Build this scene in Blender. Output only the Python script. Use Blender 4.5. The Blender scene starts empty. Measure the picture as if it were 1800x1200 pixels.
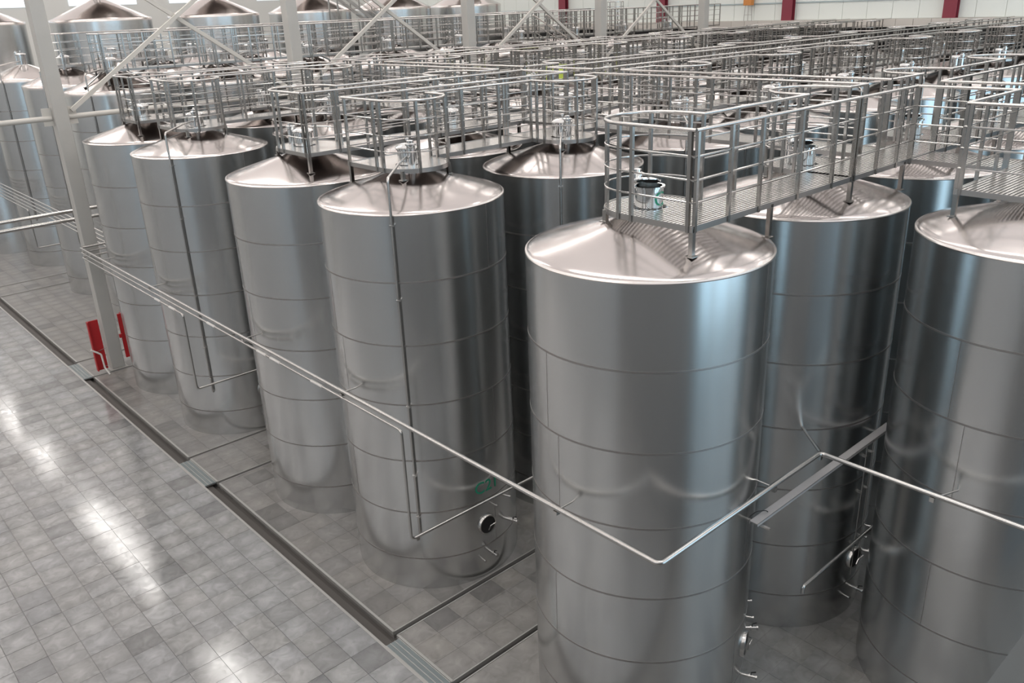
import bpy, bmesh, math, random
from mathutils import Vector, Matrix
R_ = math.radians
random.seed(7)
SC = bpy.context.scene
COL = SC.collection

# ------------------------------------------------------------------ camera
CAM_H = 9.0
def make_camera():
    f, pitch, roll, yaw = 1483.06, R_(21.7341), R_(2.2877), R_(48.4784)
    fw = Vector((math.cos(yaw)*math.cos(pitch), math.sin(yaw)*math.cos(pitch), -math.sin(pitch)))
    rt = Vector((math.sin(yaw), -math.cos(yaw), 0)); dn = fw.cross(rt)
    r2 = math.cos(roll)*rt + math.sin(roll)*dn; d2 = -math.sin(roll)*rt + math.cos(roll)*dn
    m = Matrix((r2, -d2, -fw)).transposed().to_4x4(); m.translation = Vector((0, 0, CAM_H))
    cd = bpy.data.cameras.new('camera'); cd.sensor_width = 36; cd.lens = f/1800*36
    cd.clip_start = 0.05; cd.clip_end = 300
    o = bpy.data.objects.new('camera', cd); COL.objects.link(o); o.matrix_world = m
    SC.camera = o
make_camera()

# ------------------------------------------------------------------ world, exposure, light levels
W = bpy.data.worlds.new('world'); SC.world = W; W.use_nodes = True
W.node_tree.nodes['Background'].inputs[0].default_value = (0.72, 0.82, 0.95, 1)
W.node_tree.nodes['Background'].inputs[1].default_value = 0.35
SC.view_settings.view_transform = 'Standard'; SC.view_settings.look = 'None'
SC.view_settings.gamma = 1; SC.view_settings.use_curve_mapping = False
SC.view_settings.exposure = -0.55
SKYLIGHT_W, SIDE_W, CEIL_W = 13.0, 2.4, 1.15      # emission of roof lights, side windows, the ceiling's added glow
SC.cycles.use_denoising = True
SC.cycles.max_bounces = 14; SC.cycles.diffuse_bounces = 5; SC.cycles.glossy_bounces = 10
SC.cycles.sample_clamp_indirect = 6

# ------------------------------------------------------------------ materials
MATS = {}
def mat(name, col, rough=.5, metal=0, emit=None, es=1, noise=None, bump=0, rnoise=0, scale=(1, 1, 1), tint=0):
    m = bpy.data.materials.new(name); m.use_nodes = True
    nt = m.node_tree; b = nt.nodes['Principled BSDF']
    b.inputs['Base Color'].default_value = (*col, 1); b.inputs['Roughness'].default_value = rough
    b.inputs['Metallic'].default_value = metal
    if emit:
        b.inputs['Emission Color'].default_value = (*emit, 1); b.inputs['Emission Strength'].default_value = es
    if noise:
        tc = nt.nodes.new('ShaderNodeTexCoord'); mp = nt.nodes.new('ShaderNodeMapping')
        mp.inputs['Scale'].default_value = scale
        nt.links.new(tc.outputs['Object'], mp.inputs['Vector'])
        n = nt.nodes.new('ShaderNodeTexNoise'); n.inputs['Scale'].default_value = noise; n.inputs['Detail'].default_value = 5
        nt.links.new(mp.outputs[0], n.inputs['Vector'])
        if rnoise:
            r = nt.nodes.new('ShaderNodeMapRange')
            r.inputs['To Min'].default_value = max(.02, rough-rnoise); r.inputs['To Max'].default_value = rough+rnoise
            nt.links.new(n.outputs['Fac'], r.inputs['Value']); nt.links.new(r.outputs[0], b.inputs['Roughness'])
        if tint:
            r = nt.nodes.new('ShaderNodeMapRange')
            r.inputs['From Min'].default_value = .3; r.inputs['From Max'].default_value = .7
            r.inputs['To Min'].default_value = 1-tint; r.inputs['To Max'].default_value = 1+tint
            mx = nt.nodes.new('ShaderNodeVectorMath'); mx.operation = 'SCALE'; mx.inputs[0].default_value = col
            nt.links.new(n.outputs['Fac'], r.inputs['Value']); nt.links.new(r.outputs[0], mx.inputs['Scale'])
            nt.links.new(mx.outputs[0], b.inputs['Base Color'])
        if bump:
            bp = nt.nodes.new('ShaderNodeBump'); bp.inputs['Strength'].default_value = bump; bp.inputs['Distance'].default_value = .01
            nt.links.new(n.outputs['Fac'], bp.inputs['Height']); nt.links.new(bp.outputs[0], b.inputs['Normal'])
    MATS[name] = m
    return m
mat('shell_steel', (.605, .615, .615), .23, 1, noise=2.0, rnoise=.03, bump=.0, tint=.045, scale=(1, 1, .04))
mat('cone_steel', (.56, .525, .515), .17, 1, noise=1.2, rnoise=.04, bump=.0, tint=.04)
mat('weld', (.36, .345, .335), .42, 1)
mat('bead', (.70, .67, .65), .25, 1)
mat('polished', (.57, .56, .545), .17, 1)
mat('chrome', (.75, .76, .76), .08, 1)
mat('post_steel', (.40, .39, .375), .2, 1)
mat('deck_plate', (.60, .575, .55), .24, 1, noise=3, rnoise=.06, tint=.05)
mat('grate_steel', (.70, .69, .67), .25, 1)
mat('fascia_steel', (.45, .44, .43), .3, 1)
mat('pipe_steel', (.50, .49, .475), .22, 1)
mat('tray_grey', (.42, .41, .41), .55, .3)
mat('black', (.012, .012, .013), .6)
mat('green_paint', (.01, .24, .14), .5)
mat('red_paint', (.42, .012, .016), .45)
mat('maroon_paint', (.22, .03, .05), .5)
mat('white_plastic', (.72, .70, .67), .4)
mat('column_paint', (.40, .395, .375), .5, noise=2, tint=.03)
mat('beam_paint', (.50, .485, .45), .5)
mat('wall_white', (.72, .76, .73), .5)
mat('wall_plain', (.66, .67, .65), .7)
mat('added_block_grey', (.20, .21, .215), .7)
mat('wall_rear', (.52, .55, .57), .7)
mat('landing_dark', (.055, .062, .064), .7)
mat('wall_trim', (.36, .43, .45), .5)
mat('ledge_beige', (.56, .53, .49), .6)
mat('ceiling_glow', (.80, .75, .73), .8, emit=(1.0, .925, .89), es=CEIL_W)   # unseen ceiling, glow added to brighten the tank cones evenly
mat('ledge_shade', (.03, .03, .03), .8)
mat('drain_dark', (.085, .078, .072), .6)
mat('drain_lip', (.40, .395, .38), .4, .4)
mat('grate_zinc', (.40, .45, .46), .45, .7)
mat('orange_paint', (.60, .24, .06), .5)
mat('lime_plastic', (.55, .68, .10), .5)
mat('skylight', (.9, .9, .9), .5, emit=(1.0, .965, .92), es=SKYLIGHT_W)
mat('side_glass', (.8, .9, 1), .3, emit=(.50, .80, 1.0), es=SIDE_W)
mat('far_glass', (.8, .9, 1), .3, emit=(.92, .96, 1.0), es=1.0)

TS, TX0, TY0 = .475, 3.285, 10.678
def tile_material(name, base, x0, y0, rough):
    m = bpy.data.materials.new(name); m.use_nodes = True; nt = m.node_tree; N = nt.nodes; L = nt.links
    b = N['Principled BSDF']
    g = N.new('ShaderNodeNewGeometry')
    sub = N.new('ShaderNodeVectorMath'); sub.operation = 'SUBTRACT'; sub.inputs[1].default_value = (x0, y0, 0); L.new(g.outputs['Position'], sub.inputs[0])
    sc = N.new('ShaderNodeVectorMath'); sc.operation = 'SCALE'; sc.inputs['Scale'].default_value = 1/TS; L.new(sub.outputs[0], sc.inputs[0])
    fl = N.new('ShaderNodeVectorMath'); fl.operation = 'FLOOR'; L.new(sc.outputs[0], fl.inputs[0])
    fl2 = N.new('ShaderNodeVectorMath'); fl2.operation = 'MULTIPLY'; fl2.inputs[1].default_value = (1, 1, 0); L.new(fl.outputs[0], fl2.inputs[0])
    wn = N.new('ShaderNodeTexWhiteNoise'); wn.noise_dimensions = '2D'; L.new(fl2.outputs[0], wn.inputs['Vector'])
    fr = N.new('ShaderNodeVectorMath'); fr.operation = 'FRACTION'; L.new(sc.outputs[0], fr.inputs[0])
    ctr = N.new('ShaderNodeVectorMath'); ctr.operation = 'SUBTRACT'; ctr.inputs[1].default_value = (.5, .5, 0); L.new(fr.outputs[0], ctr.inputs[0])
    fm = N.new('ShaderNodeVectorMath'); fm.operation = 'MULTIPLY'; fm.inputs[1].default_value = (1, 1, 0); L.new(ctr.outputs[0], fm.inputs[0])
    ln = N.new('ShaderNodeVectorMath'); ln.operation = 'LENGTH'; L.new(fm.outputs[0], ln.inputs[0])
    # mottled cement: noise that differs from tile to tile
    off = N.new('ShaderNodeVectorMath'); off.operation = 'MULTIPLY_ADD'; off.inputs[1].default_value = (7.3, 5.1, 3.7); L.new(wn.outputs['Color'], off.inputs[0]); L.new(g.outputs['Position'], off.inputs[2])
    ns = N.new('ShaderNodeTexNoise'); ns.inputs['Scale'].default_value = 4.6; ns.inputs['Detail'].default_value = 5; ns.inputs['Distortion'].default_value = 1.3
    L.new(off.outputs[0], ns.inputs['Vector'])
    nb = N.new('ShaderNodeTexNoise'); nb.inputs['Scale'].default_value = .55; nb.inputs['Detail'].default_value = 3; L.new(g.outputs['Position'], nb.inputs['Vector'])
    def mr(src, a, b_, c, d):
        r = N.new('ShaderNodeMapRange'); r.inputs[1].default_value = a; r.inputs[2].default_value = b_; r.inputs[3].default_value = c; r.inputs[4].default_value = d
        L.new(src, r.inputs[0]); return r.outputs[0]
    def mul(a, b_):
        k = N.new('ShaderNodeMath'); k.operation = 'MULTIPLY'; L.new(a, k.inputs[0]); L.new(b_, k.inputs[1]); return k.outputs[0]
    add = N.new('ShaderNodeMath'); add.operation = 'MULTIPLY_ADD'; add.inputs[1].default_value = .5; L.new(ns.outputs['Fac'], add.inputs[0]); L.new(ln.outputs['Value'], add.inputs[2])
    tone = mr(wn.outputs['Value'], 0, .22, .62, 1.0)
    mot = mr(ns.outputs['Fac'], .32, .68, .77, 1.17)
    cen = mr(add.outputs[0], .35, .75, 1.12, .88)
    big = mr(nb.outputs['Fac'], .3, .7, .85, 1.12)
    tot = mul(mul(tone, mot), mul(cen, big))
    mixc = N.new('ShaderNodeMix'); mixc.data_type = 'RGBA'; L.new(wn.outputs['Color'], mixc.inputs[0])
    mixc.inputs[6].default_value = (base[0]*.99, base[1]*1.0, base[2]*1.02, 1); mixc.inputs[7].default_value = (base[0]*1.015, base[1]*1.0, base[2]*.97, 1)
    sv = N.new('ShaderNodeVectorMath'); sv.operation = 'SCALE'; L.new(mixc.outputs[2], sv.inputs[0]); L.new(tot, sv.inputs['Scale'])
    L.new(sv.outputs[0], b.inputs['Base Color'])
    L.new(mr(ns.outputs['Fac'], .3, .7, rough-.03, rough+.07), b.inputs['Roughness'])
    b.inputs['Specular IOR Level'].default_value = .85
    bp = N.new('ShaderNodeBump'); bp.inputs['Strength'].default_value = .05; bp.inputs['Distance'].default_value = .004
    L.new(ns.outputs['Fac'], bp.inputs['Height']); L.new(bp.outputs[0], b.inputs['Normal'])
    MATS[name] = m
tile_material('tile_aisle', (.262, .266, .268), TX0, TY0, .10)
tile_material('tile_bay', (.215, .209, .20), 5.505, TY0, .34)
mat('grout', (.21, .21, .207), .35)

# ------------------------------------------------------------------ mesh helpers
def fin(bm, name, m, sharp=38, smooth=True):
    bmesh.ops.recalc_face_normals(bm, faces=bm.faces[:])
    me = bpy.data.meshes.new(name); bm.to_mesh(me); bm.free()
    if smooth:
        for p in me.polygons: p.use_smooth = True
        me.set_sharp_from_angle(angle=R_(sharp))
    me.materials.append(MATS[m])
    return me
def put(name, me, parent=None, loc=(0, 0, 0), rot=(0, 0, 0)):
    o = bpy.data.objects.new(name, me); COL.objects.link(o)
    if parent: o.parent = parent
    o.location = loc; o.rotation_euler = rot
    return o
def empty(name, loc=(0, 0, 0)):
    return put(name, None, None, loc)
def tag(o, label=None, cat=None, group=None, kind=None):
    if label: o['label'] = label
    if cat: o['category'] = cat
    if group: o['group'] = group
    if kind: o['kind'] = kind
    return o
def b_box(bm, x0, x1, y0, y1, z0, z1):
    vs = [bm.verts.new(p) for p in ((x0, y0, z0), (x1, y0, z0), (x1, y1, z0), (x0, y1, z0), (x0, y0, z1), (x1, y0, z1), (x1, y1, z1), (x0, y1, z1))]
    for f in ((0, 3, 2, 1), (4, 5, 6, 7), (0, 1, 5, 4), (1, 2, 6, 5), (2, 3, 7, 6), (3, 0, 4, 7)): bm.faces.new([vs[i] for i in f])
def box(name, m, x0, x1, y0, y1, z0, z1, bevel=0):
    bm = bmesh.new(); b_box(bm, x0, x1, y0, y1, z0, z1)
    if bevel: bmesh.ops.bevel(bm, geom=bm.edges[:], offset=bevel, segments=1, affect='EDGES', profile=.5)
    return fin(bm, name, m, smooth=False)
def b_lathe(bm, prof, n=48, x=0, y=0, cap0=False, cap1=False):
    rings = []
    for r, z in prof:
        rings.append([bm.verts.new((x+r*math.cos(2*math.pi*i/n), y+r*math.sin(2*math.pi*i/n), z)) for i in range(n)])
    for a, c in zip(rings, rings[1:]):
        for i in range(n): bm.faces.new((a[i], a[(i+1) % n], c[(i+1) % n], c[i]))
    if cap0: bm.faces.new(rings[0][::-1])
    if cap1: bm.faces.new(rings[-1])
def lathe(name, m, prof, n=48, cap0=False, cap1=False, sharp=38):
    bm = bmesh.new(); b_lathe(bm, prof, n, 0, 0, cap0, cap1); return fin(bm, name, m, sharp)
def b_sweep(bm, pts, prof, closed=False, up=(0, 0, 1)):
    """sweep a closed 2-D profile (side, up) along a polyline with mitred corners"""
    P = [Vector(p) for p in pts]; n = len(P)
    segs = [(P[(i+1) % n]-P[i]).normalized() for i in range(n if closed else n-1)]
    d = segs[0]; u = Vector(up)
    if abs(d.dot(u)) > .98: u = Vector((1, 0, 0))
    s = d.cross(u).normalized(); u = s.cross(d).normalized()
    offs = [s*a+u*b for a, b in prof]
    rings = []
    for i in range(n):
        if closed: d0, d1 = segs[i-1], segs[i]
        else: d0, d1 = segs[max(i-1, 0)], segs[min(i, n-2)]
        if closed and i == 0:   # offsets are perpendicular to segs[0]; express on the mitre plane along segs[0]
            t = (d0+d1).normalized(); rings.append([bm.verts.new(P[i]+o-d1*(o.dot(t)/d1.dot(t))) for o in offs]); continue
        t = (d0+d1).normalized() if (d0+d1).length > 1e-6 else d0
        rings.append([bm.verts.new(P[i]+o-d0*(o.dot(t)/d0.dot(t))) for o in offs])
        if (d1-d0).length > 1e-7:
            q = d0.rotation_difference(d1); offs = [q @ o for o in offs]
    k = len(prof)
    for j in range(n if closed else n-1):
        a, c = rings[j], rings[(j+1) % n]
        for i in range(k): bm.faces.new((a[i], a[(i+1) % k], c[(i+1) % k], c[i]))
    if not closed:
        bm.faces.new(rings[0][::-1]); bm.faces.new(rings[-1])
def circ(r, n=8): return [(r*math.cos(2*math.pi*(i+.5)/n), r*math.sin(2*math.pi*(i+.5)/n)) for i in range(n)]
def rect(w, h): return [(-w/2, -h/2), (w/2, -h/2), (w/2, h/2), (-w/2, h/2)]
def tube(name, m, pts, r, n=8, closed=False):
    bm = bmesh.new(); b_sweep(bm, pts, circ(r, n), closed); return fin(bm, name, m, 50)
def bar(name, m, pts, w, h):
    bm = bmesh.new(); b_sweep(bm, pts, rect(w, h)); return fin(bm, name, m, smooth=False)
def fillet(pts, rad, n=5):
    P = [Vector(p) for p in pts]; out = [P[0]]
    for a, b, c in zip(P, P[1:], P[2:]):
        d0 = (a-b).normalized(); d1 = (c-b).normalized()
        ang = d0.angle(d1); t = min(rad/math.tan(ang/2), (a-b).length*.49, (c-b).length*.49); r = t*math.tan(ang/2)
        ctr = b+(d0+d1).normalized()*(r/math.sin(ang/2))
        v0 = (b+d0*t-ctr).normalized(); v1 = (b+d1*t-ctr).normalized()
        for i in range(n+1):
            out.append(ctr+v0.slerp(v1, i/n)*r)
    out.append(P[-1]); return out
def text_mesh(name, txt, size, m, thick=.002):
    cu = bpy.data.curves.new(name, 'FONT'); cu.body = txt; cu.size = size; cu.align_x = 'CENTER'; cu.align_y = 'CENTER'; cu.extrude = thick; cu.resolution_u = 3
    o = bpy.data.objects.new(name, cu); COL.objects.link(o)
    dg = bpy.context.evaluated_depsgraph_get(); me = bpy.data.meshes.new_from_object(o.evaluated_get(dg))
    bpy.data.objects.remove(o); bpy.data.curves.remove(cu)
    me.name = name; me.materials.clear(); me.materials.append(MATS[m]); return me
def wrap_text(me, r, phi):
    for v in me.vertices:      # x -> around the shell, y -> height, z -> outwards
        a = phi+v.co.x/r; rr = r+v.co.z
        v.co = Vector((rr*math.cos(a), rr*math.sin(a), v.co.y))
    return me

# ------------------------------------------------------------------ hall shell
X_WALL = 40.0
floor_root = tag(put('floor', box('floor', 'grout', -30, 5.19, -10.99, 64, -.30, -.012)), 'grey cement tile floor of the open aisle beside the tanks', kind='structure')
# aisle tiles: the ones the photograph shows largest as single pieces, the rest as one
tile_me = box('tile', 'tile_aisle', -TS/2+.0025, TS/2-.0025, -TS/2+.0025, TS/2-.0025, -.03, 0)
nx = [i for i in range(-69, 4)]; cells = []
for i in nx:
    for j in range(-45, 112):
        cx, cy = TX0+(i+.5)*TS, TY0+(j+.5)*TS
        if cx > 5.19: continue
        cells.append((i, j, cx, cy))
def in_view(cx, cy, z=0, pad=.4):
    a = math.degrees(math.atan2(cy, cx)); d = math.hypot(cx, cy)
    return cy > 7.2 and cx > -.2 and a < 83 and d < 34
seen = sorted([c for c in cells if in_view(c[2], c[3]) and c[2] > .2], key=lambda c: math.hypot(c[2], c[3]))
def left_ok(cx, cy):   # inside the picture's left border (plus a margin)
    return cx+.5 > .70+(cy-12.48)*.2265
seen = [c for c in seen if left_ok(c[2], c[3])][:300]
ss = {(c[0], c[1]) for c in seen}
for c in seen:
    put('tile', tile_me, floor_root, (c[2], c[3], -random.random()*.003), (random.uniform(-.0015, .0015), random.uniform(-.0015, .0015), 0))
bm = bmesh.new()
for c in cells:
    if (c[0], c[1]) not in ss: b_box(bm, c[2]-TS/2+.004, c[2]+TS/2-.004, c[3]-TS/2+.004, c[3]+TS/2-.004, -.03, -.001)
tag(put('tile_field', fin(bm, 'tile_field', 'tile_aisle', smooth=False), floor_root), kind='stuff')

# tank bays and lanes: slabs divided by open slot drains
SLOT = .095
edges = []
for k in range(-3, 3):
    edges.append((7.79+7.855*k, 9.16+7.855*k))          # lanes (start, end)
edges[-1] = (23.50, 24.87); edges = [e for e in edges if e[1] < 24.9]
edges.append((33.66, 34.97)); edges.append((43.8, 45.2))
edges.sort()
slabs = []
prev = -10.99
edges = [e for e in edges if e[0] > -10]
for a, b in edges:
    slabs.append((prev, a-SLOT, 'bay')); slabs.append((a, b, 'lane')); prev = b+SLOT
slabs.append((prev, 63.99, 'bay'))
bay_tile = box('tile', 'tile_bay', -TS/2+.002, TS/2-.002, -TS/2+.002, TS/2-.002, -.03, 0)
FX = 5.49
for a, b, kd in slabs:
    root = tag(put('floor', box('floor', 'tile_bay', FX, X_WALL+.5, a, b, -.30, -.004)), kind='structure')
    if b < 7 or a > 36:
        if not (-1 < a < 5): continue
    ny = int((b-a)/TS)
    for i in range(0, 14):
        for j in range(ny+1):
            cx = FX+.015+(i+.5)*TS; y0 = a+j*TS; y1 = min(b, y0+TS)
            if y1-y0 < .12: continue
            cy = (y0+y1)/2
            if kd == 'bay' and a > 5 and i > 3: continue
            if kd == 'lane' and i > 5: continue
            if a < 5 and not (3.2 < cy < 7.7 and cx > 8.0): continue
            o = put('tile', bay_tile, root, (cx, cy, -random.random()*.002))
            o.scale = (1, (y1-y0)/TS, 1)
    # light metal edging along the slab's rim
    put('edging', box('edging', 'drain_lip', FX-.012, FX+.028, a, b, -.06, .004), root)
    put('edging', box('edging', 'drain_lip', FX, X_WALL-1, a-.006, a+.014, -.06, .004), root)
    put('edging', box('edging', 'drain_lip', FX, X_WALL-1, b-.014, b+.006, -.06, .004), root)
ch = tag(empty('drain_channel', (5.34, 0, 0)), 'long sunken drain channel with pale metal lips along the tank row', 'drain')
bm = bmesh.new()
vs = [(-.15, -.05), (.05, -.075), (.05, -.14), (.15, -.14), (.15, -.3), (-.15, -.3)]
a_ = [bm.verts.new((x, .5, z)) for x, z in vs]; c_ = [bm.verts.new((x, 63.9, z)) for x, z in vs]
for i in range(len(vs)): bm.faces.new((a_[i], a_[(i+1) % 6], c_[(i+1) % 6], c_[i]))
put('channel_bed', fin(bm, 'channel_bed', 'drain_dark', smooth=False), ch)
put('channel_lip', box('channel_lip', 'drain_lip', -.16, -.115, .5, 63.9, -.06, .003), ch)
bm = bmesh.new()
for a, b in edges:
    b_box(bm, FX, X_WALL, a-SLOT, a, -.3, -.13); b_box(bm, FX, X_WALL, b, b+SLOT, -.3, -.13)
tag(put('slot_bed', fin(bm, 'slot_bed', 'drain_dark', smooth=False), ch, (-5.34, 0, 0)), kind='stuff')
def grate(y0, y1, label):
    g = tag(empty('drain_grate', (5.345, (y0+y1)/2, 0)), label, 'grate', 'steel grates over the drain channel')
    h = (y1-y0)/2
    for sx in (-.115, -.04, .04, .118): put('bearing_bar', box('bearing_bar', 'drain_lip', sx-.006, sx+.006, -h, h, -.035, .002), g)
    bm = bmesh.new(); n = int((y1-y0)/.018)
    for i in range(n): y = -h+(i+.5)*.018; b_box(bm, -.13, .13, y-.0045, y+.0045, -.03, 0)
    tag(put('cross_bars', fin(bm, 'cross_bars', 'grate_zinc', smooth=False), g), kind='stuff')
    put('tray', box('tray', 'drain_dark', -.12, .12, -h, h, -.05, -.045), g)
grate(7.80, 9.08, 'fine steel grate over the drain at the lane near the C21 tank')
grate(15.66, 16.98, 'fine steel grate over the drain at the middle lane')
grate(23.5, 24.84, 'fine steel grate over the drain by the red guards')

# far wall with panels, ledge and red posts
wall = tag(put('wall_back', box('wall_back', 'wall_plain', X_WALL+.55, X_WALL+.8, -24, 64, 0, 14)), 'white panelled far wall above a beige ledge', kind='structure')
pan = box('wall_panel', 'wall_white', -.012, .02, -.6+.010, .6-.010, 0, 6.2)
for j in range(44):
    put('wall_panel', pan, wall, (X_WALL+.53, 6.2+j*1.2, 7.78))
led = box('ledge_panel', 'ledge_beige', -.03, .55, -.39+.006, .39-.006, 0, .33)
for j in range(58): put('ledge_panel', led, wall, (X_WALL, 4.6+j*.785, 7.44))
tag(put('trim_1', box('trim_1', 'wall_trim', X_WALL+.48, X_WALL+.515, 15, 62, 8.55, 8.61)), 'thin blue grey strip running along the far white wall', kind='structure')
tag(put('wall_lower', box('wall_lower', 'ledge_shade', X_WALL+.3, X_WALL+.55, -24, 64, 0, 7.4)), kind='structure')  # near-black sheet, painted as the shade under the ledge
for i, (y, lab) in enumerate(((16.15, 'dark red steel post on the far wall, rightmost'), (23.95, 'dark red steel post on the far wall, second from right edge'),
                 (31.8, 'dark red steel post on the far wall above the caged ladder'), (39.5, 'dark red steel post on the far wall above the handrailed stair'))):
    p = tag(empty('red_post', (X_WALL+.34, y, 7.77)), lab, 'post', 'dark red posts of the far wall')
    put('web', box('web', 'maroon_paint', -.13, .13, -.06, .06, 0, 6.2), p)
    for sx in (-.15, .12): put('flange', box('flange', 'maroon_paint', sx, sx+.03, -.28, .28, 0, 6.2), p)
tag(put('wall_left', box('wall_left', 'wall_plain', -30, X_WALL+.8, 64, 64.3, 0, 14)), kind='structure')
tag(put('wall_right', box('wall_right', 'wall_plain', -30, X_WALL+.8, -11.3, -11, 0, 14)), kind='structure')
tag(put('wall_rear', box('wall_rear', 'wall_rear', -30.3, -30, -24.3, 64.3, 0, 14)), kind='structure')
ceil_o = tag(put('ceiling', box('ceiling', 'ceiling_glow', -30.3, X_WALL+.8, -24.3, 64.3, 14, 14.3)), kind='structure')
n = 0
for k in range(-5, 5):
    x = 8.3+6.7*k
    for y0 in (1.0, 16.7, 32.4, 48.1):
        n += 1
        tag(put('window_%d' % n, box('window', 'skylight', x-(.45 if k == 0 else .16), x+(.45 if k == 0 else .16), y0, y0+11.2, 13.93, 13.99)), kind='structure')
for j in range(12):
    n += 1; x0 = -28+5.4*j
    tag(put('window_%d' % n, box('window', 'far_glass' if j in (3, 4, 5) else 'side_glass', x0, x0+4.6, -10.98, -10.92, .3, 12.2)), kind='structure')  # unseen panes; three get an added neutral glow so left tanks reflect less blue
tag(put('wall_added_block', box('wall_added_block', 'added_block_grey', -13.9, 6.0, -9.8, .45, 0, 6.6)), kind='structure')  # unseen dark block, added so the right-hand tank reflects something dark
for j in range(7):
    n += 1; x0 = -8+6.7*j
    tag(put('window_%d' % n, box('window', 'far_glass', x0, x0+4.4, 63.92, 63.98, 10.0, 12.8)), kind='structure')

# ------------------------------------------------------------------ pale building columns with tie beams and braces
CY, COLX = 23.72, [-.5+6.7*i for i in range(0, 6)]
ORD = ['front', 'second', 'third', 'fourth', 'fifth', 'sixth', 'seventh', 'eighth', 'ninth', 'tenth']
collab = ['pale grey steel column beyond the left edge', 'pale grey steel column with red guards at its foot', 'pale grey steel column rising behind the second platform, second from left',
          'pale grey steel column near the picture middle, third from left', 'pale grey steel column beside the white handrailed stair', 'slim pale grey steel column farthest away, in front of the ledge']
for i, x in enumerate(COLX):
    c = tag(empty('column', (x, CY, 0)), collab[i], 'column', 'pale columns dividing the hall', 'thing')
    put('shaft', box('shaft', 'column_paint', -.17, .17, -.17, .17, .02, 14, .012), c)
    put('base_plate', box('base_plate', 'column_paint', -.24, .24, -.24, .24, -.001, .02), c)
    for s in (-1, 1): put('gusset', box('gusset', 'beam_paint', *((.17, .40) if s > 0 else (-.40, -.17)), -.012, .012, 6.62, 7.05), c)
btube = lambda a, b, r: tube('tie_beam', 'beam_paint', [a, b], r, 12)
for i in range(5):
    x0, x1 = COLX[i]+.2, COLX[i+1]-.2; xm = (x0+x1)/2
    nm = ['left of the red guarded column', 'between the first two pale columns', 'between the second and third pale columns', 'between the third and fourth pale columns', 'between the last two pale columns'][i]
    tag(put('tie_beam', btube((x0, CY, 6.80), (x1, CY, 6.80), .066)), 'cream round horizontal tie tube ' + nm, 'beam', 'cream tie tubes')
    if i == 0: continue
    z0, z1 = 6.95, 11.15
    tag(put('brace', bar('brace', 'beam_paint', [(x0+.08, CY-.06, z0), (x1-.08, CY-.06, z1)], .075, .10)), 'cream diagonal brace rising to the right ' + nm, 'brace', 'cream diagonal braces')
    tag(put('brace', bar('brace', 'beam_paint', [(x0+.08, CY+.06, z1), (x1-.08, CY+.06, z0)], .075, .10)), 'cream diagonal brace falling to the right ' + nm, 'brace', 'cream diagonal braces')
g = tag(empty('column_guard', (5.80, 23.58, .1)), 'bright red guard board on the left side of the column foot', 'guard', 'red column guards')
put('face', box('face', 'red_paint', -.13, .13, -.02, .02, 0, 1.42), g); put('flange', box('flange', 'red_paint', -.16, -.13, -.10, .02, 0, 1.42), g)
put('strap', tube('strap', 'pipe_steel', [(-.16, -.04, .52), (.2, -.04, .60)], .008, 6), g); put('strap', tube('strap', 'pipe_steel', [(-.02, -.04, .06), (.2, -.04, .1)], .008, 6), g)
g = tag(empty('column_guard', (6.50, 23.58, .25)), 'narrow dark red guard board on the right side of the column foot', 'guard', 'red column guards')
put('face', box('face', 'red_paint', -.05, .05, -.02, .02, 0, 1.28), g); put('flange', box('flange', 'red_paint', .05, .07, -.02, .14, 0, 1.28), g)
put('clamp', box('clamp', 'red_paint', -.12, -.05, -.09, -.02, .62, .72), g)
h = tag(put('drain_hose', tube('drain_hose', 'white_plastic', fillet([(5.56, 23.40, .78), (5.78, 23.38, .60), (5.80, 23.40, .20), (5.86, 23.28, 0.01)], .06), .024, 8)), 'bent white pipe beside the red guard board, running to the floor', 'pipe')

# ------------------------------------------------------------------ tanks
def tank_kit(tag_, r, zs, zrim, apex, lip):
    """mesh data shared by all the tanks of one kind"""
    K = dict(r=r, zs=zs, zrim=zrim, apex=apex); n = 96
    K['skirt'] = lathe('base_skirt', 'shell_steel', [(r-.004, 0), (r-.004, .004), (r-.004, zs[0])], n, sharp=15)
    K['course'] = []
    for a, b in zip(zs, zs[1:]+[zrim]):
        K['course'].append(lathe('shell_course', 'shell_steel', [(r-.006, a), (r, a+.010), (r, b-.010), (r-.006, b)], n, sharp=15))
    K['seam'] = lathe('weld_seam', 'weld', [(r-.02, -.016), (r+.0018, -.013), (r+.0026, 0), (r+.0018, .013), (r-.02, .016)], n)
    K['vseam'] = [box('plate_seam', 'weld', r-.004, r+.0012, -.004, .004, a+.014, b-.014) for a, b in zip(zs, zs[1:]+[zrim])]
    K['shell'] = lathe('shell', 'shell_steel', [(r, 0), (r, zrim)], 64)
    h = apex-zrim
    prof = [(r, 0), (r-.012, .018), (r-.045, .038), (r-.10, .058)]
    for t in (.25, .5, .75, .9): prof.append((r*(1-t)+.19*t, .03+(h-.03)*t))
    prof += [(.20, h-.005), (.16, h)]
    K['cone'] = lathe('cone_roof', 'cone_steel', prof, n, cap1=True, sharp=50)
    K['cone_lo'] = lathe('cone_roof', 'cone_steel', prof, 48, cap1=True, sharp=50)
    if lip: K['bead'] = lathe('rim_band', 'bead', [(r, -.10), (r+.012, -.10), (r+.014, -.005), (r+.004, .012), (r-.02, .02)], n)
    else: K['bead'] = lathe('rim_bead', 'bead', [(r-.02, -.012), (r+.006, -.010), (r+.010, .002), (r+.004, .014), (r-.02, .022)], n)
    return K
ZS = [.60, 1.48, 2.43, 3.40, 4.37, 5.35]
KA = tank_kit('a', 1.43, ZS, 6.33, 6.73, False)
KB = tank_kit('b', 1.43, [.6, 1.6, 2.7, 3.8, 4.9, 6.0], 7.09, 7.58, True)
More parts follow.
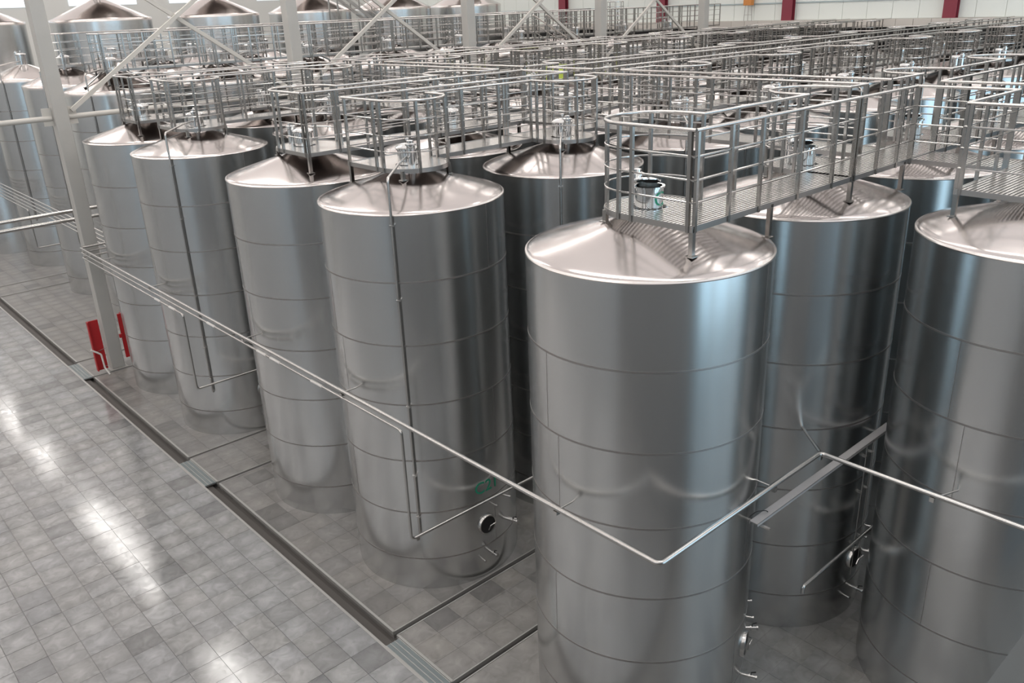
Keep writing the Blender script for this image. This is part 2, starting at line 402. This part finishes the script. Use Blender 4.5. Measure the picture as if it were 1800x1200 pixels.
KC = tank_kit('c', 2.10, [.6, 1.9, 3.2, 4.5, 5.8, 7.1, 8.1], 9.08, 9.95, True)
# shared small fittings (origin on the tank axis at deck level or on the shell)
HN = lathe('hatch_neck', 'chrome', [(.16, -.22), (.16, .22), (.178, .225), (.178, .245), (.150, .245), (.146, .10)], 32)
HB = lathe('hatch_bore', 'black', [(.15, .12), (.01, .12)], 32, cap1=True)
LIDC = lathe('hatch_lid', 'chrome', [(.185, .245), (.19, .262), (.15, .295), (.08, .315), (.02, .32)], 32, cap1=True)
bm = bmesh.new(); b_lathe(bm, [(.01, .034), (.09, .030), (.15, .018), (.182, 0), (.18, -.012), (.09, .012), (.01, .018)], 28)
LIDO = fin(bm, 'hatch_lid', 'chrome')
VENT = lathe('vent_pipe', 'chrome', [(.065, -.2), (.065, .36), (.085, .365), (.085, .385), (.05, .40), (.05, .43), (.02, .44)], 20, cap1=True)
KNOB = lathe('lid_knob', 'chrome', [(.012, 0), (.012, .035), (.03, .045), (.03, .07), (.01, .08)], 12, cap1=True)
COLLAR = lathe('hatch_collar', 'black', [(.165, .004), (.205, .004), (.205, -.01), (.165, -.01)], 28)
def riser_mesh(s):
    ph = R_(137)*-1 if s < 0 else R_(137)
    c, q = math.cos(ph), math.sin(ph)
    pts = [(.17*c, .17*q, 6.93), (.60*c, .60*q, 6.93), (1.475*c, 1.475*q, 6.86), (1.475*c, 1.475*q, 1.12), (1.40*c, 1.40*q, 1.10)]
    return tube('cleaning_pipe', 'pipe_steel', fillet(pts, .06), .021, 8)
RIS = {s: riser_mesh(s) for s in (-1, 1)}
CLAMP = box('pipe_clamp', 'pipe_steel', -.06, .03, -.035, .035, -.008, .008)
# manway and taps
def radial(prof_pts, m, name, n=24):
    """lathe about the local +X axis (pointing out of the shell)"""
    bm = bmesh.new(); b_lathe(bm, prof_pts, n, cap1=False)
    bmesh.ops.rotate(bm, verts=bm.verts[:], cent=(0, 0, 0), matrix=Matrix.Rotation(R_(90), 3, 'Y'))
    return fin(bm, name, m)
MW_RING = radial([(.15, -.06), (.15, .035), (.175, .04), (.18, .03), (.18, -.06)], 'polished', 'manway_ring', 32)
MW_HOLE = radial([(.152, .022), (.001, .022)], 'black', 'manway_opening', 32)
MW_ARM = tube('manway_arm', 'polished', fillet([(.04, .17, -.02), (.10, .12, .02), (.075, .02, -.01), (.07, -.02, -.08)], .05), .010, 6)
TAP_B = radial([(.024, -.06), (.024, .10), (.036, .10), (.036, .12), (.022, .12), (.022, .19), (.034, .19), (.034, .21), (.001, .21)], 'polished', 'tap_body', 12)
TAP_H = bar('tap_handle', 'black', [(.13, 0, .02), (.13, 0, .06), (.19, 0, .085)], .014, .01)
STUB = radial([(.014, -.04), (.014, .08), (.024, .08), (.024, .095), (.001, .095)], 'polished', 'sample_stub', 10)
DZ = 6.80
def build_tank(K, x, y, s, label, group, lod=0, deck=DZ, opened=False, pipe=True, fittings=True, turn=0):
    t = tag(empty('steel_tank', (x, y, 0)), label, 'tank', group)
    zr = K['zrim']
    if lod == 0:
        put('base_skirt', K['skirt'], t)
        for me in K['course']: put('shell_course', me, t)
        for z in K['zs']: put('weld_seam', K['seam'], t, (0, 0, z))
        for i, me in enumerate(K['vseam']): put('plate_seam', me, t, (0, 0, 0), (0, 0, R_((-83, 172, -79, 176, 168, -77, 174)[i])))
        put('cone_roof', K['cone'], t, (0, 0, zr))
    else:
        put('shell', K['shell'], t); put('cone_roof', K['cone_lo'], t, (0, 0, zr))
    put('rim_bead', K['bead'], t, (0, 0, zr))
    h = put('hatch_neck', HN, t, (0, 0, deck))
    if opened:
        put('hatch_bore', HB, h)
        put('hatch_lid', LIDO, h, (-.02, .05, .29), (R_(-14), R_(14), 0))
    else:
        l = put('hatch_lid', LIDC, h); put('lid_knob', KNOB, l, (0, 0, .315))
    put('vent_pipe', VENT, t, (-.10 if not opened else .12, (-.22 if s < 0 else .24) if not opened else .28, deck-.05))
    if pipe:
        p = put('cleaning_pipe', RIS[s if K is KA else -1], t, (0, 0, zr-6.33 if K is KB else 0))
        if lod == 0:
            a = R_(137)*(s if K is KA else -1)
            for z in (6.2, 5.1, 3.40, 2.2, 1.45): put('pipe_clamp', CLAMP, p, (1.475*math.cos(a), 1.475*math.sin(a), z), (0, 0, a))
    if fittings and lod == 0:
        def on(phi, z, rr=1.43):
            phi += turn
            return (rr*math.cos(R_(phi)), rr*math.sin(R_(phi)), z), (0, 0, R_(phi))
        m = put('manway_ring', MW_RING, t, *on(-91, 1.0)); put('manway_opening', MW_HOLE, m); put('manway_arm', MW_ARM, m)
        for phi, z in ((-70, .82), (-90, .46)):
            b = put('tap', TAP_B, t, *on(phi, z)); put('tap_handle', TAP_H, b)
        for phi, z in ((-70, 1.28), (-84, 1.30), (-96, .36), (-62, .70)): put('sample_stub', STUB, t, *on(phi, z))
    return t

GA = 'steel tanks of the near hall'
XS = [7.53+3.35*k for k in range(10)]
FILES = [  # y, s, rows, name, grated decks
    (2.87, -1, range(1, 3), 'in the rightmost file', True),
    (6.05, 1, range(0, 5), 'behind the big foreground tank', True),
    (10.72, -1, range(0, 9), 'in the C21 file', False),
    (13.90, 1, range(0, 10), 'in the file left of C21', False),
    (18.57, -1, range(0, 10), 'in the fourth file from the right', False),
    (21.75, 1, range(0, 10), 'in the file beside the pale columns', False)]
FRONT = {1: 'largest foreground steel tank, open lidded hatch, pipe bend across its shell', 2: 'steel tank marked C21 in green, with a round black manway',
         3: 'steel tank standing just left of the C21 tank, front row', 4: 'front row steel tank with a long thin standpipe, second from the pale column',
         5: 'front row steel tank beside the pale column with red guards'}
for fi, (y, s, rows, nm, gr) in enumerate(FILES):
    for k in rows:
        if k == 0: lab = FRONT[fi]
        elif fi == 0 and k == 1: lab = 'dark steel tank cut by the right picture edge, under grated walkway'
        else: lab = 'brushed steel tank, %s row back, %s' % (ORD[k], nm)
        build_tank(KA, XS[k], y, s, lab, GA, lod=0 if k < 3 else 1, opened=(fi in (0, 1)), pipe=(k < 6 and s < 0), fittings=(k < 2), turn=24 if (fi == 1 and k == 0) else 0)
GB = 'steel tanks of the hall beyond the columns'
for ri, (y, s, kk) in enumerate(((27.70, 1, 9), (32.25, -1, 8), (37.6, 1, 4))):
    for k in range(kk):
        build_tank(KB, 8.95+3.35*k, y, s, 'steel tank with banded rim beyond the columns, %s row, %s from left' % (['near', 'middle', 'rear'][ri], ['first', 'second', 'third', 'fourth', 'fifth', 'sixth', 'seventh', 'eighth', 'ninth'][k]),
                   GB, lod=0 if k == 0 else 1, deck=7.68, fittings=False)
for k in range(6):
    build_tank(KC, 8.3+5.25*k, 42.0, 1, 'tallest broad steel tank at the back left, %s from left' % ['first', 'second', 'third', 'fourth', 'fifth', 'sixth'][k], 'tall tanks at the back', lod=1, deck=10.05, pipe=False, fittings=False)
# C21 lettering and hatch letter
def find(lbl): return next(o for o in bpy.data.objects if o.get('label') == lbl)
c21 = find(FRONT[2]); put('lettering', wrap_text(text_mesh('lettering', 'C21', .30, 'green_paint'), 1.434, R_(-89)), c21, (0, 0, 1.71))['label'] = 'green painted C21'
big = find(FRONT[1]); hn = next(o for o in big.children if o.name.startswith('hatch_neck'))
put('lettering', wrap_text(text_mesh('lettering', 'C', .24, 'green_paint'), .163, R_(-92)), hn, (0, 0, .10))['label'] = 'green painted letter C'

# ------------------------------------------------------------------ platforms and walkways
RH = .98; MIDS = (.72, .48, .25)
U0, U1, V0, V1, UC, RR, UEND = -.48, .62, -.96, -.26, .07, .55, 2.87
def arc(n=14): return [(UC-RR*math.cos(math.pi*i/n), RR*math.sin(math.pi*i/n)) for i in range(n+1)]
def outline(first, uend=UEND):
    pts = [(U0, V0), (uend, V0), (uend, V1), (U1, V1)]
    return pts + arc()[::-1]           # (U1,0) ... (U0,0)
KIT = {}
def sect_kit(s, first, gap, gr):
    key = (s, first, gap, gr)
    if key in KIT: return KIT[key]
    F = lambda u, v, z: (u, s*v, z)
    K = {'rails': [], 'posts': [], 'legs': []}
    ol = outline(first)
    # deck
    bm = bmesh.new()
    if gr:
        v = V0+.02
        while v < RR-.02:
            spans = []
            if v < V1: spans = [(U0, UEND)]
            elif v <= 0: spans = [(U0, U1)]
            else:
                w = math.sqrt(max(0, RR*RR-v*v)); spans = [(UC-w, UC+w)]
            if abs(v) < .205:
                w = math.sqrt(.205**2-v*v); spans = [(spans[0][0], -w), (w, spans[0][1])]
            for a, b in spans:
                if b-a > .02: b_box(bm, a, b, s*v-.015, s*v+.015, -.03, 0)
            v += .052
        u = U0+.2
        while u < UEND:
            b_box(bm, u-.004, u+.004, min(s*V0, s*V1), max(s*V0, s*V1), -.036, -.006); u += .42
        K['deck'] = fin(bm, 'grating', 'grate_steel', smooth=False); K['dname'] = 'grating'
    else:
        def loop(pts, z): return [bm.verts.new(F(u, v, z)) for u, v in pts]
        hole = [(.205*math.cos(2*math.pi*i/24), .205*math.sin(2*math.pi*i/24)) for i in range(24)]
        for z in (0, -.012):
            eds = []
            for pts in (ol, hole):
                vs = loop(pts, z); eds += [bm.edges.new((vs[i], vs[(i+1) % len(vs)])) for i in range(len(vs))]
            bmesh.ops.triangle_fill(bm, use_beauty=True, use_dissolve=False, edges=eds)
        K['deck'] = fin(bm, 'deck', 'deck_plate', smooth=False); K['dname'] = 'deck'
        for p in K['deck'].polygons: pass
    bm = bmesh.new(); b_sweep(bm, [F(u, v, -.024) for u, v in ol], rect(.012, .065), closed=True)
    K['fascia'] = fin(bm, 'fascia', 'fascia_steel', 30)
    # rails: outer straight side, inner winding side
    inner = ([(U0, V0)] if first else [(U0, V1)]) + arc() + [(U1, V1), (UEND, V1)]
    outer = [(U0, V0), (UEND, V0)]
    runs = []
    GA0, GA1 = 1.12, 1.86
    if gap:
        runs.append([(U0, V0), (GA0, V0)]); runs.append([(GA1, V0), (UEND, V0)])
        runs.append(inner[:-1]+[(GA0, V1)]); runs.append([(GA1, V1), (UEND, V1)])
    else:
        runs += [outer, inner]
    for r in runs:
        K['rails'].append(('top_rail', tube('top_rail', 'polished', [F(u, v, RH) for u, v in r], .021, 8)))
        for z in MIDS: K['rails'].append(('mid_rail', tube('mid_rail', 'polished', [F(u, v, z) for u, v in r], .0105, 6)))
    pu = [.15, .73, 1.54, 2.34]
    if gap: pu = [.15, .73, 1.12, 1.86, 2.34]
    P = [(u, V0) for u in pu]+[(UEND-.035, V0), (U0+.035, V0)]
    P += [(U1, V1), (UEND-.03, V1), (U0, .04), (U0, -.14), (UC-RR*math.cos(1.15), RR*math.sin(1.15)), (UC+RR*math.cos(.75), RR*math.sin(.75)), (U1, -.08)]
    P += [(u, V1) for u in ([1.12, 1.86, 2.4] if gap else [1.3, 2.1])]
    if first: P += [(U0, V0+.06)]
    K['posts'] = [(u, s*v) for u, v in P]
    # legs down to the cone
    for u, v in ((U0+.03, V0+.02), (1.02, V0+.02), (.50, .34), (-.36, .34)):
        d = math.hypot(u, v); K['legs'].append((u, s*v, d))
    KIT[key] = K
    return K
POST = box('post', 'post_steel', -.019, .019, -.019, .019, -.06, RH-.012)
POST_T = {}
def leg_mesh(z0, z1):
    k = (round(z0, 3), round(z1, 3))
    if k not in POST_T:
        bm = bmesh.new(); b_box(bm, -.026, .026, -.026, .026, z0, z1); b_box(bm, -.05, .05, -.05, .05, z0, z0+.012)
        POST_T[k] = fin(bm, 'leg', 'post_steel', smooth=False)
    return POST_T[k]
def cone_z(K, d):
    t = min(1, max(0, (K['r']-d)/(K['r']-.19))); h = K['apex']-K['zrim']
    return K['zrim']+(.03+(h-.03)*t if d < K['r']-.1 else .055)
def section(x, y, s, first, gap, gr, label, group, K=KA, deck=DZ, struts=False):
    k = sect_kit(s, first, gap, gr)
    t = tag(empty('tank_platform', (x, y, deck)), label, 'platform', group)
    d = put(k['dname'], k['deck'], t)
    if gr: d['kind'] = 'stuff'
    put('fascia', k['fascia'], t)
    for nme, me in k['rails']: put(nme, me, t)
    for u, v in k['posts']: put('post', POST, t, (u, v, 0))
    for u, v, dd in k['legs']:
        z = cone_z(K, min(dd, K['r']-.02)) if dd < K['r']-.01 else K['zrim']-.02
        put('leg', leg_mesh(z-deck, -.02), t, (u, v, 0))
    if struts:
        for a in (-150, -100, -55, -10, 35, 120):
            c, q = math.cos(R_(a)), math.sin(R_(a))
            put('strut', bar('strut', 'fascia_steel', [(.35*c, .35*q, -.06), (1.15*c, 1.15*q, cone_z(K, 1.15)+.02-deck)], .03, .03), t)
            put('strut_foot', box('strut_foot', 'black', -.05, .05, -.05, .05, -.012, .012), t, (1.16*c, 1.16*q, cone_z(K, 1.16)+.012-deck))
    return t
GP = 'railed steel platforms over the tanks'
for fi, (y, s, rows, nm, gr) in enumerate(FILES):
    for k in rows:
        if fi == 1 and k == 0: lab = 'nearest railed platform with grated deck above the foreground tank'
        elif fi == 2 and k == 0: lab = 'railed platform with plate deck curving over the C21 tank'
        elif k == 0: lab = 'railed plate deck platform above the front tank ' + nm
        else: lab = 'railed %s platform above the %s row tank %s' % ('grated' if gr else 'plate deck', ORD[k], nm)
        section(XS[k], y, s, first=(k == rows[0]), gap=(k == 1), gr=gr, label=lab, group=GP)
for ri, (y, s, kk) in enumerate(((27.70, 1, 9), (32.25, -1, 8))):
    for k in range(kk):
        section(8.95+3.35*k, y, s, k == 0, False, False, 'railed platform beyond the columns, %s row, above %s tank from left' % (['near', 'middle'][ri], ['first', 'second', 'third', 'fourth', 'fifth', 'sixth', 'seventh', 'eighth', 'ninth'][k]),
                'railed platforms beyond the columns', K=KB, deck=7.68, struts=(k < 4 and ri == 0))
# cross walkways along Y joining the files
def crosswalk(y0, y1, gr, label):
    x0, x1 = XS[1]+1.12, XS[1]+1.86; yc = (y0+y1)/2; h = (y1-y0)/2; w = (x1-x0)/2
    t = tag(empty('cross_walkway', ((x0+x1)/2, yc, DZ)), label, 'walkway', 'walkways joining the platforms')
    bm = bmesh.new()
    if gr:
        v = -h
        while v < h: b_box(bm, -w, w, v, v+.03, -.03, 0); v += .052
        o = put('grating', fin(bm, 'grating', 'grate_steel', smooth=False), t); o['kind'] = 'stuff'
    else:
        b_box(bm, -w, w, -h, h, -.012, 0); put('deck', fin(bm, 'deck', 'deck_plate', smooth=False), t)
    for sx in (-1, 1):
        put('fascia', box('fascia', 'fascia_steel', sx*w-.006, sx*w+.006, -h, h, -.055, .01), t)
        put('top_rail', tube('top_rail', 'polished', [(sx*w, -h, RH), (sx*w, h, RH)], .021), t)
        for z in MIDS: put('mid_rail', tube('mid_rail', 'polished', [(sx*w, -h, z), (sx*w, h, z)], .0105, 6), t)
        n = max(2, int(2*h/.8)+1)
        for i in range(n): put('post', POST, t, (sx*w, -h+.03+(2*h-.06)*i/(n-1), 0))
crosswalk(3.83, 5.09, True, 'short grated walkway joining the two right hand platform lines')
crosswalk(6.31-.52, 10.98, True, 'long railed walkway from the grated platforms across to the C21 file')
crosswalk(11.68, 12.94, False, 'short plate walkway between the C21 file and the file left of it')
crosswalk(13.64, 18.83, False, 'long railed walkway crossing between the third and fourth files')
crosswalk(19.53, 20.79, False, 'short plate walkway between the two files nearest the columns')
# walkway along the tallest tanks
t = tag(empty('cross_walkway', (21, 41.2, 10.05)), 'high railed walkway on top of the tallest back tanks', 'walkway', 'walkways joining the platforms')
put('deck', box('deck', 'deck_plate', -14, 14, -.4, .4, -.05, 0), t)
for sy in (-.4, .4):
    put('top_rail', tube('top_rail', 'polished', [(-14, sy, RH), (14, sy, RH)], .03), t)
    for z in MIDS: put('mid_rail', tube('mid_rail', 'polished', [(-14, sy, z), (14, sy, z)], .016, 6), t)
    for i in range(36): put('post', POST, t, (-13.98+27.96*i/35, sy, 0))

# ------------------------------------------------------------------ process pipes
def pipe(label, pts, r, rad=.09, brackets=(), m='pipe_steel', group=None, name='process_pipe'):
    o = tag(put(name, tube(name, m, fillet(pts, rad, 6), r, 12)), label, 'pipe', group)
    for b in brackets: put('bracket', b, o)
    return o
def arm(a, b, r=.012): return tube('bracket', 'pipe_steel', [a, b], r, 6)
PX, PY = 5.85, 23.27
zA, zB, zC = 3.585, 3.465, 3.335
br = [arm((PX, y, zA-.03), (6.12, y, zA-.03)) for y in (5.95, 10.6, 13.95, 18.5, 21.7)]
br += [arm((9.81, 5.11, 3.44), (9.10, 4.47, zA), .02), arm((8.02, 4.45, zA-.04), (8.02, 4.72, zA-.04)), arm((9.08, 3.05, zA-.05), (9.5, 2.9, zA-.05))]
bl = [box('bracket_foot', 'polished', PX-.03, PX+.03, y-.03, y+.03, zA-.075, zA-.032) for y in (5.95, 10.6, 13.95, 18.5)]
p = pipe('long polished pipe along the front row, bending around the foreground tank', [(9.6, PY, zA), (PX, PY, zA), (PX, 4.45, zA), (9.08, 4.45, zA), (9.08, -4, zA)], .031, .07, br)
for me in bl: put('bracket_foot', me, p)
for q in ((9.08, 4.45), (9.08, 3.05), (8.02, 4.45)): put('bracket_foot', box('bracket_foot', 'polished', q[0]-.025, q[0]+.025, q[1]-.025, q[1]+.025, zA-.09, zA-.03), p)
p = pipe('middle pipe of the front bundle, dropping down beside the C21 tank', [(9.6, PY, zB), (PX, PY, zB), (PX, 9.05, zB), (PX, 9.05, 1.63), (12.4, 9.05, 1.63)], .023, .07)
for y in (12.6, 13.1, 15.2, 11.2): put('pipe_tag', tube('pipe_tag', 'white_plastic', [(PX, y, zB), (PX, y+.35, zB)], .0245, 12), p)
put('drain_plug', box('drain_plug', 'polished', 5.93, 5.99, 9.03, 9.07, 1.57, 1.61), p)
p = pipe('lowest pipe of the front bundle, dropping down in the lane by the standpipe tank', [(9.6, PY, zC), (PX, PY, zC), (PX, 16.8, zC), (PX, 16.8, 1.64), (12.4, 16.8, 1.64)], .023, .07)
for y in (17.2, 18.0): put('pipe_tag', tube('pipe_tag', 'white_plastic', [(PX, y, zC), (PX, y+.3, zC)], .0245, 12), p)
for i in range(5):
    z = 3.36-.135*i
    if i < 4: pts = [(7.12, 60, z), (7.12, 25.2, z), (9.4, 25.2, z)]
    else: pts = [(7.12, 60, z), (7.12, 33.95, z), (7.12, 33.95, 1.4), (11.0, 33.95, 1.4)]
    pipe('%s pipe of the five pipe bundle at the left, beyond the column' % ['top', 'second', 'third', 'fourth', 'lowest'][i], pts, .026, .07, group='five parallel pipes')
for z, lb in ((4.28, 'upper'), (4.05, 'lower')):
    pipe('%s of two thick bright pipes passing behind the pale column at left' % lb, [(-6, 24.7, z), (12.0, 24.7, z)], .05, group='two thick pipes')
pipe('low thin pipe with a short dropped end in the gap between tanks', [(8.77, 4.33, 1.66), (8.77, 4.33, 1.76), (12.5, 4.33, 1.76)], .024, .03)
# cable tray between the tanks
t = tag(empty('cable_tray', (9.3, 4.44, 3.26)), 'flat grey cable tray bridging the gap right of the foreground tank', 'tray')
put('tray', box('tray', 'tray_grey', -1.7, 1.75, -.055, .055, -.002, .004), t)
for sy in (-.055, .053): put('tray_side', box('tray_side', 'tray_grey', -1.7, 1.75, sy, sy+.002, -.035, .004), t)
for u in (-1.62, 1.5): put('support', bar('support', 'pipe_steel', [(u, -.17, -.05), (u, .22, -.05)], .03, .02), t)
put('cable', tube('cable', 'black', fillet([(-1.6, .12, -.02), (-1.55, .06, .06), (-1.45, .0, .05), (-1.4, 0, .01)], .04), .006, 6), t)
for i, (phi, z0, z1) in enumerate(((-95, .75, 3.05), (-88, .95, 3.2))):
    a = R_(phi); x, y = 10.88+1.47*math.cos(a), 6.05+1.47*math.sin(a)
    o = tag(put('conduit', tube('conduit', 'pipe_steel', [(x, y, z0), (x, y, z1)], .011, 8)), 'thin vertical conduit on the second row tank, %s of two' % ['nearer', 'farther'][i], 'conduit', 'two thin conduits')
    for z in (1.3, 2.2, 2.8): put('clip', box('clip', 'pipe_steel', x-.03, x+.03, y-.012, y+.045, z-.008, z+.008), o)

# ------------------------------------------------------------------ stairs, cage ladder, odds
def stair(x0, x1, z0, z1, y, w, label):
    t = tag(empty('stair', (x0, y, z0)), label, 'stair', 'steel stairs between deck levels')
    L = x1-x0; dz = z1-z0
    for sy in (0, w):
        put('stringer', bar('stringer', 'fascia_steel', [(0, sy, 0), (L, sy, dz)], .02, .16), t)
        put('handrail', tube('handrail', 'bead', [(0, sy, .95), (L, sy, dz+.95)], .028, 8), t)
        for h in (.65, .35): put('mid_rail', tube('mid_rail', 'bead', [(0, sy, h), (L, sy, dz+h)], .016, 6), t)
        for f in (.02, .5, .98): put('post', POST, t, (L*f, sy, dz*f))
    for f in (.02, .98):
        for sy in (0, w): put('leg', box('leg', 'post_steel', -.03, .03, -.03, .03, -z0-dz*f, -.05), t, (L*f, sy, dz*f))
    put('landing', box('landing', 'deck_plate', -.9, 0, 0, 1.55 if z0 < 9 else w, -.04, 0), t)
    n = 7
    for i in range(n): f = (i+.5)/n; put('tread', box('tread', 'deck_plate', -.11, .11, 0, w, -.015, .015), t, (L*f, 0, dz*f))
stair(24.7, 27.2, 7.64, 6.42, 25.15, .72, 'stair with bright white handrails beyond the middle columns')
stair(23.6, 26.2, 10.0, 8.2, 38.6, .8, 'steep stair rising to the tallest back tanks')
t = tag(empty('ladder_cage', (31.6, 27.6, 7.7)), 'round silver ladder cage standing below a red wall post', 'ladder')
for i in range(6): put('hoop', tube('hoop', 'polished', [(.36*math.cos(2*math.pi*j/16), .36*math.sin(2*math.pi*j/16), .25+.2*i) for j in range(16)], .018, 6, True), t)
for j in range(8): put('upright', tube('upright', 'polished', [(.36*math.cos(math.pi*j/4), .36*math.sin(math.pi*j/4), -.4), (.36*math.cos(math.pi*j/4), .36*math.sin(math.pi*j/4), 1.25)], .014, 6), t)
t = tag(empty('control_stand', (X_WALL+.2, 26.15, 7.77)), 'orange box on a thin legged stand on the far ledge', 'stand')
put('box', box('box', 'orange_paint', -.15, .15, -.22, .22, .75, 1.25, .01), t)
for sy in (-.2, 0, .2): put('leg', bar('leg', 'fascia_steel', [(0, sy*.9, .76), (0, sy*1.2, 0)], .02, .02), t)
put('crossbar', bar('crossbar', 'fascia_steel', [(0, -.22, .3), (0, .22, .3)], .02, .02), t)
t = tag(empty('storage_bin', (19.15, 19.15, DZ)), 'yellow green plastic bin among the distant rails', 'bin')
put('body', box('body', 'lime_plastic', -.22, .22, -.3, .3, .0, .42, .03), t)
put('lid', box('lid', 'lime_plastic', -.24, .24, -.32, .32, .42, .47, .01), t)

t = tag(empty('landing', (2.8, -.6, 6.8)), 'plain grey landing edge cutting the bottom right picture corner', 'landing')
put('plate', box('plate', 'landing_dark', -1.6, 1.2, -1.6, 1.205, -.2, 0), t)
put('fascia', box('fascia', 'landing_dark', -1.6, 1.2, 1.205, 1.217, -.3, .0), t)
